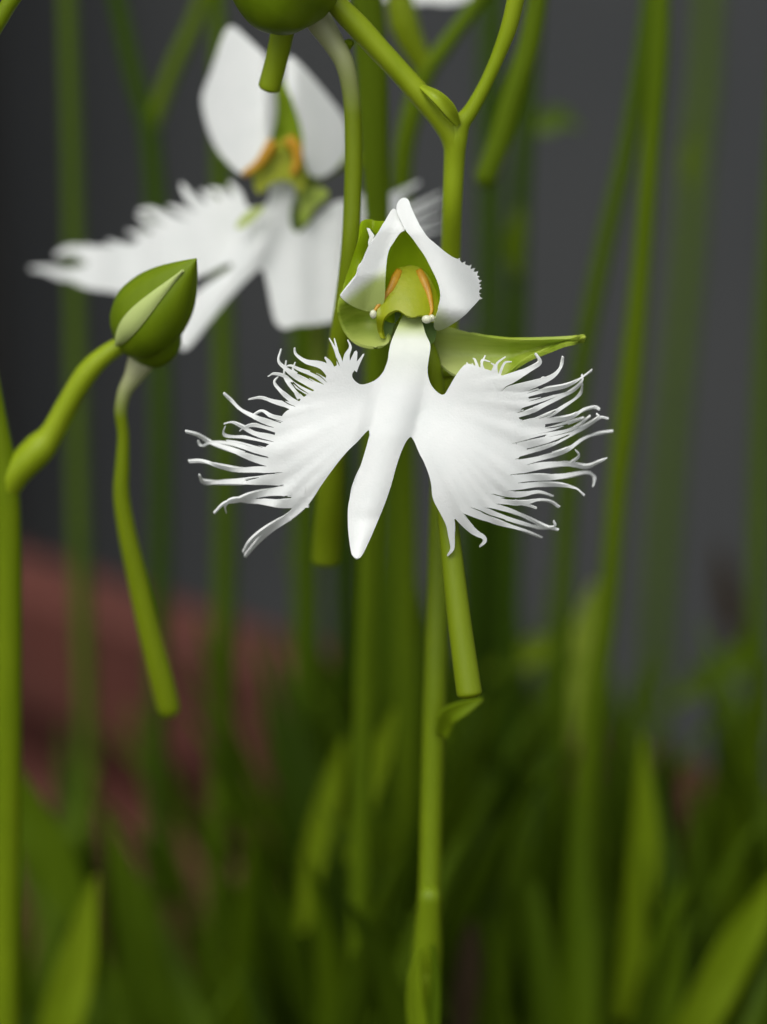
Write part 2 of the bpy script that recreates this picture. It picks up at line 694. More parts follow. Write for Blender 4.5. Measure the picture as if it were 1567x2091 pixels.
def lip_depth(px, py):
    d = 0.0
    dm = axis_dist(px, py, MID)
    prof = max(0., 1 - (dm / 42.0) ** 2)
    fade = min(1, max(0, (py - 660) / 80))
    d -= .0010 * prof * (.15 + .85 * min(1, max(0, (py - 740) / 150)))                      # raised middle lobe
    tip = max(0, (py - 1010) / 130.0)
    if dm < 60:
        d -= .0012 * tip * tip                                  # its end bends forward
        d += .00022 * g(py - 1062, 18) * prof                   # small crease
    bx = px - 820
    by = py - 800
    r = math.hypot(bx, by)
    an = math.atan2(by, abs(bx))
    out = max(0, r - 60) / 330.0
    side = 1 - max(0., 1 - (dm / 70.0) ** 2)
    d += side * (.0030 * out * out - .0016 * math.sin(min(out, 1.) * math.pi) * .8)
    # pleats running out into the fringe
    k = 1 if bx > 0 else -1
    d += side * (.00012 * math.sin(an * 23 + k * 1.3 + 2 * math.sin(an * 4)) + .00006 * math.sin(an * 57 + 2 * k + 3 * math.sin(an * 7))) * min(1, out * 1.5) ** 2.6
    d += side * .0004 * math.sin(an * 5 + (0 if bx > 0 else 1.1)) * min(1, out * 2)
    # strands bend each their own way
    q = max(0, r - 260) / 120.0
    d += .0008 * q * q * math.sin(an * 33 + k * .7)
    # the neck tips back into the throat
    n = max(0., (745 - py) / 90.0)
    if abs(px - 840) < 70 and py < 745:
        d += .0022 * n * n
    return d + .0002


neckL = Z1([(515, 655), (490, 675), (466, 715), (444, 765), (415, 830), (402, 890)])
body = (neckL + Z2([(1300, 230), (1270, 310), (1220, 360), (1140, 390), (1095, 370), (1065, 325), (1095, 285), (1060, 245), (1000, 255), (935, 285),
                    (905, 335), (915, 372), (868, 402), (800, 442), (745, 482), (715, 528), (660, 550), (625, 592), (640, 618), (600, 650), (590, 705),
                    (580, 748), (520, 780), (555, 845), (540, 885), (580, 925), (640, 935), (632, 985), (645, 1012), (670, 1050), (690, 1080), (712, 1150),
                    (650, 1208), (592, 1234), (560, 1268), (585, 1290), (640, 1268), (720, 1215), (790, 1152), (835, 1090), (880, 1015), (950, 915), (1030, 815), (1100, 748), (1150, 690), (1184, 662),
                    (1180, 735), (1140, 865), (1090, 975), (1062, 1055), (1050, 1180), (1051, 1290), (1070, 1440), (1083, 1470), (1108, 1482), (1132, 1463),
                    (1190, 1340), (1250, 1200), (1310, 1040), (1352, 880), (1397, 758), (1436, 704)])
        + Z3([(205, 745), (240, 828), (282, 910), (318, 1018), (322, 1110), (348, 1170), (395, 1238), (430, 1262), (465, 1258), (505, 1206), (570, 1176), (660, 1177),
              (730, 1157), (698, 1092), (805, 1074), (888, 1022), (815, 972), (930, 907), (850, 872), (955, 800), (825, 768), (960, 735), (1048, 672), (1035, 622),
              (985, 600), (888, 628), (860, 576), (945, 500), (930, 452), (860, 440), (800, 428), (756, 438), (785, 400), (790, 345), (740, 320), (690, 300), (640, 285),
              (590, 268), (545, 255), (510, 285), (470, 340), (430, 412), (398, 466), (350, 440), (310, 390), (290, 312), (300, 230), (313, 160)])
        + Z1([(622, 835), (600, 795), (585, 740), (570, 690), (540, 660)]))

LFR = [([(1080, 290), (1110, 250), (1145, 195)], 55, 8), ([(1065, 285), (1085, 225), (1097, 180)], 55, 18), ([(1035, 285), (1040, 205), (1062, 150), (1046, 105)], 62, 6),
       ([(1005, 295), (985, 205), (960, 150), (930, 95)], 48, 7), ([(985, 185), (972, 140), (962, 95)], 10, 4), ([(950, 320), (930, 250), (905, 215)], 66, 12),
       ([(975, 350), (890, 268), (785, 240), (722, 195), (712, 155)], 78, 7), ([(940, 390), (850, 330), (745, 290), (690, 265), (648, 272)], 46, 5),
       ([(890, 415), (745, 345), (655, 282), (612, 235), (628, 162)], 60, 6), ([(840, 375), (735, 320), (702, 290), (716, 245)], 22, 4),
       ([(820, 445), (720, 390), (650, 332), (582, 316), (548, 332)], 36, 5), ([(770, 480), (695, 405), (648, 330), (660, 235)], 26, 4),
       ([(790, 540), (690, 480), (612, 410), (586, 368), (608, 335)], 46, 6), ([(745, 470), (702, 402), (660, 345)], 34, 6),
       ([(800, 560), (680, 515), (580, 490), (500, 466), (425, 476)], 68, 7), ([(720, 625), (580, 588), (510, 550), (458, 572)], 50, 6),
       ([(740, 690), (600, 640), (480, 595), (380, 545), (310, 478), (268, 440)], 56, 8), ([(700, 700), (560, 658), (460, 638), (402, 650), (370, 672)], 46, 5),
       ([(720, 770), (560, 715), (460, 690), (380, 645), (320, 620), (270, 630)], 54, 6), ([(670, 785), (540, 740), (400, 715), (300, 710), (265, 690), (276, 650)], 38, 6),
       ([(660, 815), (520, 788), (400, 755), (290, 735)], 42, 5), ([(660, 845), (480, 802), (330, 760), (200, 745), (132, 770), (105, 740)], 42, 6),
       ([(660, 895), (500, 860), (350, 805), (200, 755), (110, 702), (30, 678)], 62, 10), ([(700, 925), (500, 918), (370, 920), (250, 897), (130, 865), (50, 866)], 52, 11),
       ([(720, 985), (560, 980), (450, 988), (330, 996), (150, 995), (115, 955)], 84, 15), ([(780, 1055), (600, 1055), (440, 1080), (350, 1110), (270, 1130), (207, 1190)], 80, 5),
       ([(800, 1120), (620, 1130), (470, 1115), (330, 1105), (277, 1140), (282, 1185)], 72, 6), ([(660, 1225), (580, 1262), (500, 1310), (430, 1370), (390, 1435)], 40, 10),
       ([(680, 1220), (590, 1275), (520, 1330), (460, 1390), (402, 1460)], 40, 14)]
RFR = [([(560, 300), (545, 252)], 24, 6), ([(590, 300), (580, 258)], 24, 5), ([(622, 315), (600, 240), (585, 225)], 24, 3), ([(660, 325), (640, 262), (662, 208)], 28, 3),
       ([(650, 300), (640, 238), (692, 245)], 12, 3), ([(700, 335), (722, 275), (700, 255)], 28, 4), ([(735, 340), (735, 262), (790, 215)], 22, 5), ([(750, 335), (785, 255), (828, 246)], 16, 4),
       ([(720, 400), (840, 345), (930, 302), (1010, 250), (985, 195)], 90, 13), ([(740, 460), (930, 400), (1070, 352), (1140, 290), (1160, 215)], 84, 9),
       ([(1010, 372), (1035, 346), (1070, 360)], 7, 4), ([(860, 470), (1050, 425), (1180, 397), (1275, 350), (1345, 300)], 44, 5), ([(780, 540), (960, 502), (1080, 472), (1172, 448)], 70, 9),
       ([(800, 600), (950, 560), (1100, 492), (1220, 430), (1280, 370), (1280, 330)], 46, 6), ([(940, 640), (1080, 580), (1200, 510), (1270, 450), (1285, 385)], 38, 5),
       ([(880, 650), (1060, 625), (1200, 600), (1290, 555), (1360, 536), (1395, 550)], 46, 6), ([(850, 700), (1050, 682), (1180, 640), (1292, 605)], 52, 9),
       ([(860, 750), (1080, 712), (1230, 670), (1335, 592)], 50, 6), ([(820, 808), (1000, 762), (1180, 720), (1300, 660), (1385, 602), (1375, 580)], 46, 9),
       ([(1340, 640), (1400, 602), (1450, 610)], 10, 5), ([(810, 855), (980, 810), (1130, 760), (1280, 682)], 40, 8),
       ([(820, 905), (1000, 870), (1180, 810), (1290, 740), (1380, 705), (1480, 690)], 50, 6), ([(830, 945), (1000, 915), (1180, 900), (1310, 915), (1390, 885), (1440, 862)], 62, 8),
       ([(1200, 898), (1262, 850), (1240, 810)], 7, 4), ([(770, 1005), (980, 985), (1160, 980), (1310, 955), (1360, 985), (1355, 1040)], 60, 8),
       ([(770, 1062), (960, 1035), (1120, 1030), (1240, 1055), (1297, 1100)], 54, 5), ([(690, 1092), (880, 1095), (1000, 1080), (1092, 1105)], 54, 10),
       ([(650, 1110), (800, 1145), (920, 1145), (1000, 1130), (1080, 1140), (1136, 1176)], 46, 6), ([(850, 1142), (920, 1157), (990, 1182)], 26, 8),
       ([(610, 1140), (760, 1180), (900, 1230), (1040, 1295), (1130, 1322)], 50, 6), ([(570, 1165), (720, 1220), (880, 1275), (1000, 1305), (1105, 1302), (1100, 1265)], 44, 7),
       ([(490, 1170), (650, 1240), (800, 1290), (920, 1330), (1022, 1372)], 62, 8), ([(440, 1160), (520, 1260), (590, 1330), (650, 1370), (656, 1400), (630, 1425)], 74, 11),
       ([(390, 1150), (435, 1270), (445, 1360), (450, 1440), (425, 1482)], 90, 13)]
polys = [chaikin(body, 2)]
for Zf, fr, sx in ((Z2, LFR, 1567 / 510), (Z3, RFR, 1567 / 500)):
    for pts, w0, w1 in fr:
        polys.append(ribbon(Zf(pts), w0 / sx, max(w1 / sx, 2.2), 2.0))
cuts = []
for Zf, sx, sl_ in ((Z3, 1567 / 500, [((830, 770), (950, 742), (1050, 718)), ((850, 870), (970, 850), (1090, 826)), ((930, 905), (1070, 868), (1210, 822)), ((820, 970), (960, 957), (1110, 944)),
                                     ((890, 1022), (1020, 1010), (1150, 1006)), ((805, 1072), (900, 1066), (1010, 1058)), ((700, 1090), (780, 1110), (880, 1120)), ((735, 1157), (820, 1166), (930, 1172)),
                                     ((660, 1177), (780, 1216), (900, 1256)), ((570, 1176), (680, 1222), (790, 1262)), ((860, 575), (910, 558), (970, 535)), ((885, 628), (940, 606), (1000, 582)),
                                     ((940, 500), (1010, 480), (1090, 455)), ((1045, 672), (1110, 664), (1190, 644)), ((950, 800), (1080, 764), (1200, 716)), ((760, 436), (800, 405), (850, 385)),
                                     ((930, 450), (1000, 425), (1060, 402)), ((1000, 610), (1060, 590), (1110, 560))]),
                    (Z2, 1567 / 510, [((640, 935), (560, 942), (470, 948)), ((648, 1012), (560, 1032), (450, 1045)), ((690, 1080), (590, 1094), (470, 1098)), ((556, 845), (480, 830), (400, 806)),
                                     ((515, 780), (420, 752), (300, 724)), ((585, 745), (500, 725), (410, 700)), ((585, 655), (530, 640), (470, 622)), ((640, 617), (560, 596), (480, 570)), ((620, 562), (560, 530), (520, 510)),
                                     ((720, 525), (660, 498), (600, 455)), ((805, 445), (750, 412), (700, 370)), ((915, 370), (870, 330), (810, 300)), ((750, 450), (720, 410), (690, 370)), ((590, 690), (520, 672), (440, 655)),
                                     ((830, 365), (790, 342), (730, 312)), ((995, 268), (975, 225), (955, 200)), ((490, 968), (450, 975), (405, 988))])):
    for q in sl_:
        cuts.append(ribbon(Zf([q[2], q[1], q[0]]), 11 / sx, 2.2 / sx, .7))
sheet('lip', polys, lip_depth, M['white'], fl, step=7, thick=.00022, cuts=cuts,
      tintf=lambda x, y: (min(.6, max(0, (695 - y) / 50.0)) + .16 * min(1, max(0, (800 - y) / 110.))) * (1 if abs(x - 838) < 60 else 0))

# petals
rp = Z1([(455, 85), (470, 68), (490, 63), (510, 75), (522, 115), (545, 165), (575, 225), (605, 270), (650, 310), (700, 355), (745, 385), (772, 393), (788, 414), (830, 429),
         (836, 456), (868, 462), (870, 488), (882, 508), (876, 524), (884, 545), (876, 572), (886, 600), (850, 640), (800, 690), (750, 725), (700, 755), (655, 765), (640, 735), (655, 690),
         (672, 640), (682, 590), (676, 545), (657, 490), (627, 430), (597, 370), (562, 320), (528, 270), (495, 236), (470, 190), (450, 145), (447, 110)])


def rp_depth(px, py):
    x, y = (px - 640) * 2.6117, (py - 380) * 2.6117
    u = (x - (500 + (y - 240) * .42)) / 260.0                      # 0 on the inner edge, 1 outside
    return -.0004 + .0028 * max(0, min(1.2, u)) ** 1.5 - .0012 * math.sin(min(1, max(0, u)) * math.pi) + .0014 * max(0, (250 - y) / 190.0) + .0025 * max(0, (y - 640) / 120.) ** 2


def rp_tint(px, py):
    x, y = (px - 640) * 2.6117, (py - 380) * 2.6117
    return max(0, min(.55, (y - 600) / 170.0 - (x - 660) / 180.0))


teeth = []
for tx, ty, an in [(772, 393, -60), (800, 411, -55), (832, 428, -50), (850, 444, -45), (868, 462, -40), (874, 485, -15), (884, 508, -15), (882, 530, -5), (886, 548, 0), (880, 575, 5), (888, 600, 10)]:
    ca, sa = math.cos(R(an)), math.sin(R(an))
    teeth.append(Z1([(tx + 9 * ca, ty + 9 * sa), (tx - 14 * ca - 11 * sa, ty - 14 * sa + 11 * ca), (tx - 14 * ca + 11 * sa, ty - 14 * sa - 11 * ca)]))
sheet('petal', [chaikin(rp, 1)] + teeth, rp_depth, M['white'], fl, step=7, thick=.0003, tintf=rp_tint)

lp = Z1([(415, 128), (432, 122), (452, 145), (475, 190), (494, 236), (465, 247), (446, 272), (428, 302), (406, 332), (394, 380), (388, 440), (384, 500), (384, 560), (378, 620), (352, 655), (300, 668),
         (240, 655), (190, 630), (150, 598), (146, 582), (152, 570), (185, 530), (212, 496), (232, 470), (240, 425), (262, 402), (282, 352), (300, 312), (330, 270), (380, 190), (402, 150)])


def lp_depth(px, py):
    x, y = (px - 640) * 2.6117, (py - 380) * 2.6117
    u = ((420 - (y - 240) * .35) - x) / 150.0
    base = max(0, (y - 470) / 140.0)
    return .0002 - .0010 * max(0, min(1.3, u)) + .0012 * base ** 1.2 * (1 if x > 160 else .6) * min(1, max(.15, (x - 150) / 120.)) + .0012 * max(0, (230 - y) / 110.)


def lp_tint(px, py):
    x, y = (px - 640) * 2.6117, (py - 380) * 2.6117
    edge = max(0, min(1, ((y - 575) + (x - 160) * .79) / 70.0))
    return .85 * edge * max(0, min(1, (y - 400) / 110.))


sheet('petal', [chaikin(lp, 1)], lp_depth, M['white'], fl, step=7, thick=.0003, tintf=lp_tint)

# hooded dorsal sepal behind the column
ds = Z1([(492, 205), (450, 250), (405, 310), (375, 400), (355, 520), (350, 640), (380, 720), (470, 740), (600, 735), (680, 700), (705, 620), (700, 560), (670, 480), (610, 360), (540, 260)])


def ds_depth(px, py):
    x, y = (px - 640) * 2.6117, (py - 380) * 2.6117
    u = (x - 520) / 170.0
    v = max(0, (y - 200) / 500.0)
    return .0014 + .0022 * (1 - min(1, u * u)) * min(1, v * 1.6) ** .8


sheet('dorsal_sepal', [chaikin(ds, 2)], ds_depth, M['hood'], fl, step=8, thick=.0003,
      tintf=lambda x, y: 0)

# lateral sepals: a cupped one on the left whose end twists up behind the petal, a long one to the right
ls = Z1([(128, 640), (133, 605), (152, 572), (180, 585), (240, 600), (320, 600), (365, 570), (400, 600), (420, 680), (405, 770), (410, 830), (385, 850), (340, 862), (285, 859), (228, 840), (178, 790), (145, 725)])


def ls_depth(px, py):
    x, y = (px - 640) * 2.6117, (py - 380) * 2.6117
    r = math.hypot((x - 285) / 160.0, (y - 715) / 150.0)
    return .0024 + .0028 * max(0, 1 - r * r)


ls2 = Z1([(150, 600), (140, 580), (175, 500), (208, 410), (228, 330), (246, 262), (252, 205), (262, 180), (300, 178), (350, 188), (392, 188), (384, 215), (362, 245), (345, 262), (322, 240), (296, 222),
          (300, 280), (290, 340), (255, 410), (225, 470), (200, 530), (185, 600)])
sheet('lateral_sepal', [chaikin(ls, 2)], ls_depth, M['sepal'], fl, step=8, thick=.0003,
      tintf=lambda x, y: max(0, min(.5, ((y - 380) * 2.6117 - 700) / 300)))
sheet('lateral_sepal', [chaikin(ls2, 1)], lambda x, y: .0026 + .0006 * math.sin((x - 690) * .11) + .0006 * math.sin(y * .05), M['hood'], fl, step=7, thick=.0003,
      tintf=lambda x, y: .15)
sl = Z1([(285, 222), (300, 225), (326, 262), (318, 285), (298, 335), (292, 300), (300, 270)])
sheet('petal_fold', [sl], lambda x, y: .0018, M['white'], fl, step=8, thick=.0002, tintf=lambda x, y: 0)

rs = Z1([(590, 780), (640, 745), (720, 748), (790, 770), (900, 795), (1020, 811), (1150, 814), (1300, 809), (1380, 806), (1438, 787), (1457, 800), (1450, 826), (1400, 838), (1340, 848), (1260, 882), (1170, 915), (1100, 955),
         (1045, 1000), (980, 1040), (880, 1040), (750, 1012), (690, 965), (640, 915), (605, 860)])


def rs_depth(px, py):
    x, y = (px - 640) * 2.6117, (py - 380) * 2.6117
    # lower margin rolled towards the viewer, body troughed
    t = max(0, min(1, (x - 600) / 850.0))
    yl = 1010 - 40 * t if x < 1040 else 1000 - (x - 1040) * .52
    yu = 760 + 55 * min(1, t * 2)
    v = (y - yu) / max(25., yl - yu)
    return .0030 + .0016 * math.sin(min(1, max(0, v)) * math.pi) - .0014 * max(0, v - .6) - .0010 * t + .0016 * (1 - t) ** 3


sheet('lateral_sepal', [chaikin(rs, 2)], rs_depth, M['sepal'], fl, step=7, thick=.0003,
      tintf=lambda x, y: max(0, min(.7, 1 - (x - 870) / 150.0)) * .7 + .5 * max(0, min(1, (y - 690 - (x - 900) * .05) / 60)) * (1 if x < 1040 else 0))
# its rolled margin
rim = Z1([(1030, 1008, 14), (1085, 955, 15), (1150, 910, 16), (1220, 880, 20), (1290, 845, 26), (1340, 832, 28), (1400, 822, 25), (1445, 806, 17)])
tube('sepal_margin', [(a, b, w / 2.6117, rs_depth(a, b) - .0004) for a, b, w in rim], M['sepal'], fl, seg=10, place=P)

# column, anthers, beads
co = Z1([(505, 425), (470, 430), (440, 455), (415, 520), (385, 590), (345, 640), (335, 700), (342, 770), (360, 805), (385, 818), (372, 790), (368, 745), (385, 700), (420, 672), (455, 662), (490, 690),
         (530, 705), (570, 690), (590, 700), (640, 730), (660, 690), (668, 620), (650, 560), (625, 500), (590, 455), (550, 430)])


def co_depth(px, py):
    x, y = (px - 640) * 2.6117, (py - 380) * 2.6117
    u = (x - 510) / 150.0
    v = (y - 430) / 270.0
    vv = min(1, max(0, v))
    return .0031 - .0009 * max(0, 1 - u * u) * vv * (2 - vv) - .0018 * vv + .0010 * (1 if y > 700 else 0) * min(1, (y - 700) / 80.)


sheet('column', [chaikin(co, 2)], co_depth, M['column'], fl, step=6, thick=.0004)
for rows in ([(460, 448, 40), (440, 490, 52), (415, 545, 44), (380, 595, 30), (345, 640, 22), (325, 668, 15)],
             [(562, 448, 40), (588, 500, 52), (612, 560, 42), (626, 620, 32), (630, 665, 24), (618, 695, 17)]):
    rr = [(a, b, w_ / 2.6117) for a, b, w_ in rows]
    rr = [(640 + a / 2.6117, 380 + b / 2.6117, w_, co_depth(640 + a / 2.6117, 380 + b / 2.6117) - .0002) for a, b, w_ in rr]
    s_ = spline(rr, 5)
    tube_w('anther', [P(r[0], r[1], r[3]) for r in s_], [r[2] * .5 * K for r in s_], M['orange'], fl, seg=10, flat=.6)


def bead(name, center, rx, ry, rz, mat, parent, seg=14, rings=9, shape=None, axis=None, tintf=None):
    ax_ = (axis or Vector((0, 0, 1))).normalized()
    q = ax_.to_track_quat('Z', 'Y')
    vs, fs, ti = [], [], []
    for i in range(rings + 1):
        a = math.pi * i / rings
        for k in range(seg):
            b = 2 * math.pi * k / seg
            v = Vector((math.sin(a) * math.cos(b) * rx, math.sin(a) * math.sin(b) * ry, math.cos(a) * rz))
            if shape:
                v = shape(v, a, b)
            if tintf:
                ti.append(tintf(a, b))
            vs.append(center + q @ v)
    for i in range(rings):
        for k in range(seg):
            k2 = (k + 1) % seg
            fs.append((i * seg + k, (i + 1) * seg + k, (i + 1) * seg + k2, i * seg + k2))
    return mesh_obj(name, vs, fs, mat, parent, True, None, ti or None)


def zp(u, v, d):
    return P(640 + u / 2.6117, 380 + v / 2.6117, d)


bead('viscidium', zp(320, 683, .0001), .00034, .00034, .00044, M['cream'], fl)
bead('viscidium', zp(606, 710, -.0006), .00050, .00036, .00040, M['cream'], fl)
bead('viscidium_base', zp(632, 704, -.0003), .00032, .00030, .00036, M['cream'], fl)
# throat walls beside the neck of the lip, depth shade painted dark green
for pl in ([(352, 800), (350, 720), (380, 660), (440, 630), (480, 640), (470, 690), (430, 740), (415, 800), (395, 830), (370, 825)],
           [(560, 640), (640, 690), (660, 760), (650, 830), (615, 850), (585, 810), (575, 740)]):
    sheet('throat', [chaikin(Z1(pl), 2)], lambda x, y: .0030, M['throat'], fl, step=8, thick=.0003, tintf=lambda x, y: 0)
# ovary joining the flower to the stem, and the long spur hanging behind the lip
tube('ovary', [(912, 770, 30, .010), (905, 700, 34, .011), (880, 630, 36, .011), (845, 600, 36, .009), (820, 610, 30, .0065)], M['stem'], fl, place=P)
tube('spur', [(858, 690, 44, .004), (880, 740, 40, .0045), (892, 800, 34, .0055), (900, 900, 34, .006), (908, 1000, 38, .0035), (917, 1080, 42, .003), (928, 1180, 46, .003), (940, 1280, 49, .003), (953, 1375, 52, .003), (959, 1416, 53, .003)],
     M['spur'], fl, seg=16, cap='blunt', place=P)


# ---- buds -------------------------------------------------------------------------
def bud(parent, base, tip, width, mat, white=None, name='bud', face=None):
    """three keeled sepals closed round a pointed bud"""
    axv = tip - base
    L = axv.length
    face = face or -F
    t = axv.normalized()
    a0 = (face - t * face.dot(t)).normalized()
    b0 = t.cross(a0)
    out = []
    root = empty(name, base, parent)
    prof = [(0, .30), (.06, .55), (.15, .82), (.28, .98), (.4, 1.0), (.55, .88), (.7, .66), (.83, .40), (.93, .18), (1, .02)]
    s = spline(prof, 4)
    for sgn, span, mt, lift in ((1, None, mat, 1.0),):
        vs, fs, ti = [], [], []
        seg = 30
        for (u, r) in s:
            for k in range(seg):
                an = 2 * math.pi * k / seg
                # three keels with a seam between them
                kk = 1 + .07 * math.cos(3 * (an - .5)) - .05 * max(0, math.cos(3 * (an - .5) + math.pi)) ** 6
                vs.append(base + t * (u * L) + (a0 * math.cos(an) + b0 * math.sin(an)) * (r * width / 2 * kk))
                ti.append(0)
        m = len(s)
        for i in range(m - 1):
            for k in range(seg):
                k2 = (k + 1) % seg
                fs.append((i * seg + k, i * seg + k2, (i + 1) * seg + k2, (i + 1) * seg + k))
        fs.append(tuple(range(seg - 1, -1, -1)))
        fs.append(tuple((m - 1) * seg + k for k in range(seg)))
        mesh_obj('sepals', vs, fs, mat, root, True, None, ti)
    if white:
        a_lo, a_hi = white
        vs, fs = [], []
        rows_ = [(.12, .02), (.2, .55), (.35, .85), (.5, .9), (.65, .75), (.8, .45), (.9, .05)]
        q = spline(rows_, 4)
        rp_ = {round(x[0], 4): x[1] for x in s}
        us, rs_ = s[:, 0], s[:, 1]
        for (u, f) in q:
            r = np.interp(u, us, rs_) * width / 2
            mid_ = (a_lo + a_hi) / 2
            hw = (a_hi - a_lo) / 2 * max(f, .02)
            for j in range(7):
                an = mid_ + hw * (j / 3 - 1)
                vs.append(base + t * (u * L) + (a0 * math.cos(an) + b0 * math.sin(an)) * (r * 1.02 + .00025 * (1 - (j / 3 - 1) ** 2)))
        for i in range(len(q) - 1):
            for j in range(6):
                fs.append((i * 7 + j, i * 7 + j + 1, (i + 1) * 7 + j + 1, (i + 1) * 7 + j))
        v2, f2, sh = thicken(vs, fs, .00025)
        mesh_obj('petal', v2, f2, M['white'], root, True, sh, [.82] * len(v2))
    return root


b1 = bud(main, Q(672, 8, YM - .001), Q(430, -150, YM - .004), .0105, M['bud'])
o = tube('spur', [(635, 10, 60, .004), (652, 42, 56, .004), (680, 85, 46, .004), (704, 130, 40, .004), (718, 200, 36, .005), (722, 300, 36, .006), (720, 400, 36, .007), (716, 500, 38, .008), (706, 600, 40, .010), (694, 700, 44, .0125),
                  (684, 850, 50, .0165), (676, 1000, 56, .020), (669, 1100, 60, .023), (666, 1142, 60, .024)], M['spur'], b1, cap='blunt', place=P, seg=14)
spur_tint(o, P(650, 40).z, P(710, 260).z)
blade('bract', [P(700, 112, .004), P(704, 98, .004), P(714, 88, .0038), P(720, 92, .0036)], [.0006, .001, .0008, .0003], LF[3], main)

# ---- plant at the left edge with a closed bud -----------------------------------------
YL = .018
rows = [(12, 2120, 56), (15, 1700, 56), (18, 1300, 54), (18, 1100, 52), (14, 1000, 52), (6, 930, 46), (-20, 780, 40), (-55, 560, 36), (-60, 300, 34), (-38, 120, 34), (8, 25, 34), (50, -40, 32), (75, -110, 22)]
left = plant(rows, YL, 'orchid plant with one closed green bud showing a white strip')
stem('stem', rows, M['lowstem'], left, YL, seg=14)
tube('pedicel', [(14, 1005, 46), (36, 962, 62), (78, 918, 66), (105, 885, 50), (135, 830, 46), (175, 765, 46), (215, 725, 40), (262, 696, 34)], M['stem'], left, YL, seg=14, rib=.04)
lb = bud(left, Q(258, 708, YL - .001), Q(401, 528, YL - .006), .0073, M['bud'], white=(-.44, .10))
bead('lip_bulge', Q(312, 692, YL), .0029, .0027, .0029, M['bud'], lb, tintf=lambda a, b: 0)
o = tube('spur', [(290, 735, 60), (272, 770, 40), (255, 800, 30), (247, 840, 26), (252, 890, 25), (250, 950, 30), (248, 1010, 34), (260, 1090, 38), (280, 1180, 42), (303, 1280, 46), (328, 1380, 50), (344, 1445, 48)],
         M['spur'], left, YL, cap='round', seg=14)
spur_tint(o, Q(280, 740, YL).z, Q(250, 850, YL).z)

# ---- the blurred open flower behind, on its own stem -----------------------------------
DR = .036
YR = .040
rows = [(730, 2110, 44), (740, 1600, 44), (752, 1200, 44), (765, 800, 46), (772, 500, 48), (765, 300, 60), (760, 150, 66), (752, 40, 66), (742, -60, 60), (735, -150, 40)]
rear = plant(rows, YR, 'soft-focus orchid plant with an open white flower seen behind the closed bud')
stem('stem', rows, G[1], rear, YR, seg=14)
tube('pedicel', [(742, -60, 40, .035), (690, -130, 40, .03), (640, -140, 40, .026), (605, -80, 44, .022)], G[1], rear)
tube('spur', [(605, -80, 40), (590, 0, 46), (578, 60, 48), (564, 125, 46), (550, 178, 46)], M['stem'], rear, .020, cap='blunt')
rf = empty('flower', P(570, 420, DR), rear)


def rdep(px, py):
    return DR + .004 * ((px - 570) / 250.0) ** 2 + .0002 * math.sin(px * .07) - .001 * g(axis_dist(px, py, [(575, 400), (530, 500), (370, 710)]), 30)


rl = [(552, 355), (552, 400), (542, 422), (500, 425), (494, 408), (475, 402), (450, 405), (430, 418), (405, 430), (392, 452), (360, 448), (335, 462), (318, 475), (290, 480), (272, 505), (240, 520), (215, 522),
      (185, 535), (150, 555), (140, 572), (180, 590), (215, 594), (255, 600), (300, 598), (345, 588), (390, 572), (430, 556), (470, 535), (480, 545), (440, 570), (395, 602), (366, 640), (360, 672), (366, 706), (376, 718), (396, 700), (432, 652),
      (470, 606), (515, 560), (536, 542), (546, 580), (554, 625), (562, 660), (582, 674), (604, 664), (640, 664), (690, 655), (722, 642), (752, 570), (800, 480), (835, 400), (795, 408), (740, 425), (700, 405),
      (670, 420), (640, 445), (622, 466), (606, 478), (592, 460), (592, 425), (604, 395), (604, 355)]
rfr = [([(490, 425), (485, 395), (470, 372)], 26, 6), ([(470, 425), (455, 395), (430, 385)], 26, 6), ([(450, 430), (425, 400), (412, 388)], 24, 5), ([(440, 440), (400, 415), (378, 388), (372, 375)], 26, 5),
       ([(410, 450), (370, 430), (345, 420)], 24, 5), ([(390, 470), (345, 450), (310, 430), (285, 430)], 30, 6), ([(350, 480), (310, 460), (282, 440)], 26, 5), ([(320, 500), (290, 480), (262, 472)], 24, 5),
       ([(300, 510), (260, 505), (222, 492)], 24, 5), ([(280, 530), (230, 512), (190, 508), (175, 500)], 24, 5), ([(260, 545), (200, 530), (150, 510), (118, 520)], 34, 10), ([(250, 570), (180, 560), (130, 560), (95, 550), (66, 548)], 36, 7),
       ([(700, 430), (745, 400), (770, 350)], 20, 3), ([(740, 440), (800, 405), (855, 372)], 36, 5), ([(780, 450), (850, 420), (900, 395)], 16, 3), ([(780, 470), (850, 440), (905, 410)], 16, 3), ([(780, 490), (850, 462), (905, 440)], 16, 3),
       ([(770, 510), (850, 480), (905, 465)], 16, 3)]
sheet('lip', [chaikin(rl, 2)] + [ribbon(a, b * 1.15, c_, 1.5, 5) for a, b, c_ in rfr], rdep, M['white'], rf, step=12, thick=.0003, tintf=lambda x, y: 0)
pl = [(470, 50), (486, 60), (515, 88), (545, 115), (556, 150), (560, 180), (564, 230), (552, 285), (530, 335), (508, 355), (495, 357), (472, 338), (444, 305), (425, 260), (414, 212), (416, 188), (432, 150), (445, 110), (457, 72)]
sheet('petal', [chaikin(pl, 2)], lambda x, y: DR - .002 + .00005 * abs(x - 540) - .001 * math.sin((x - 414) / 150. * 3), M['white'], rf, step=12, thick=.0003, tintf=lambda x, y: 0)
pr = [(594, 112), (622, 140), (660, 185), (697, 232), (708, 255), (710, 300), (704, 322), (672, 356), (640, 366), (618, 335), (624, 290), (612, 240), (592, 190), (582, 160), (584, 120)]
sheet('petal', [chaikin(pr, 2)], lambda x, y: DR - .002 + .00004 * abs(x - 600), M['white'], rf, step=12, thick=.0003, tintf=lambda x, y: 0)
dsr = [(572, 150), (550, 200), (540, 270), (545, 350), (640, 360), (640, 300), (622, 240), (598, 190)]
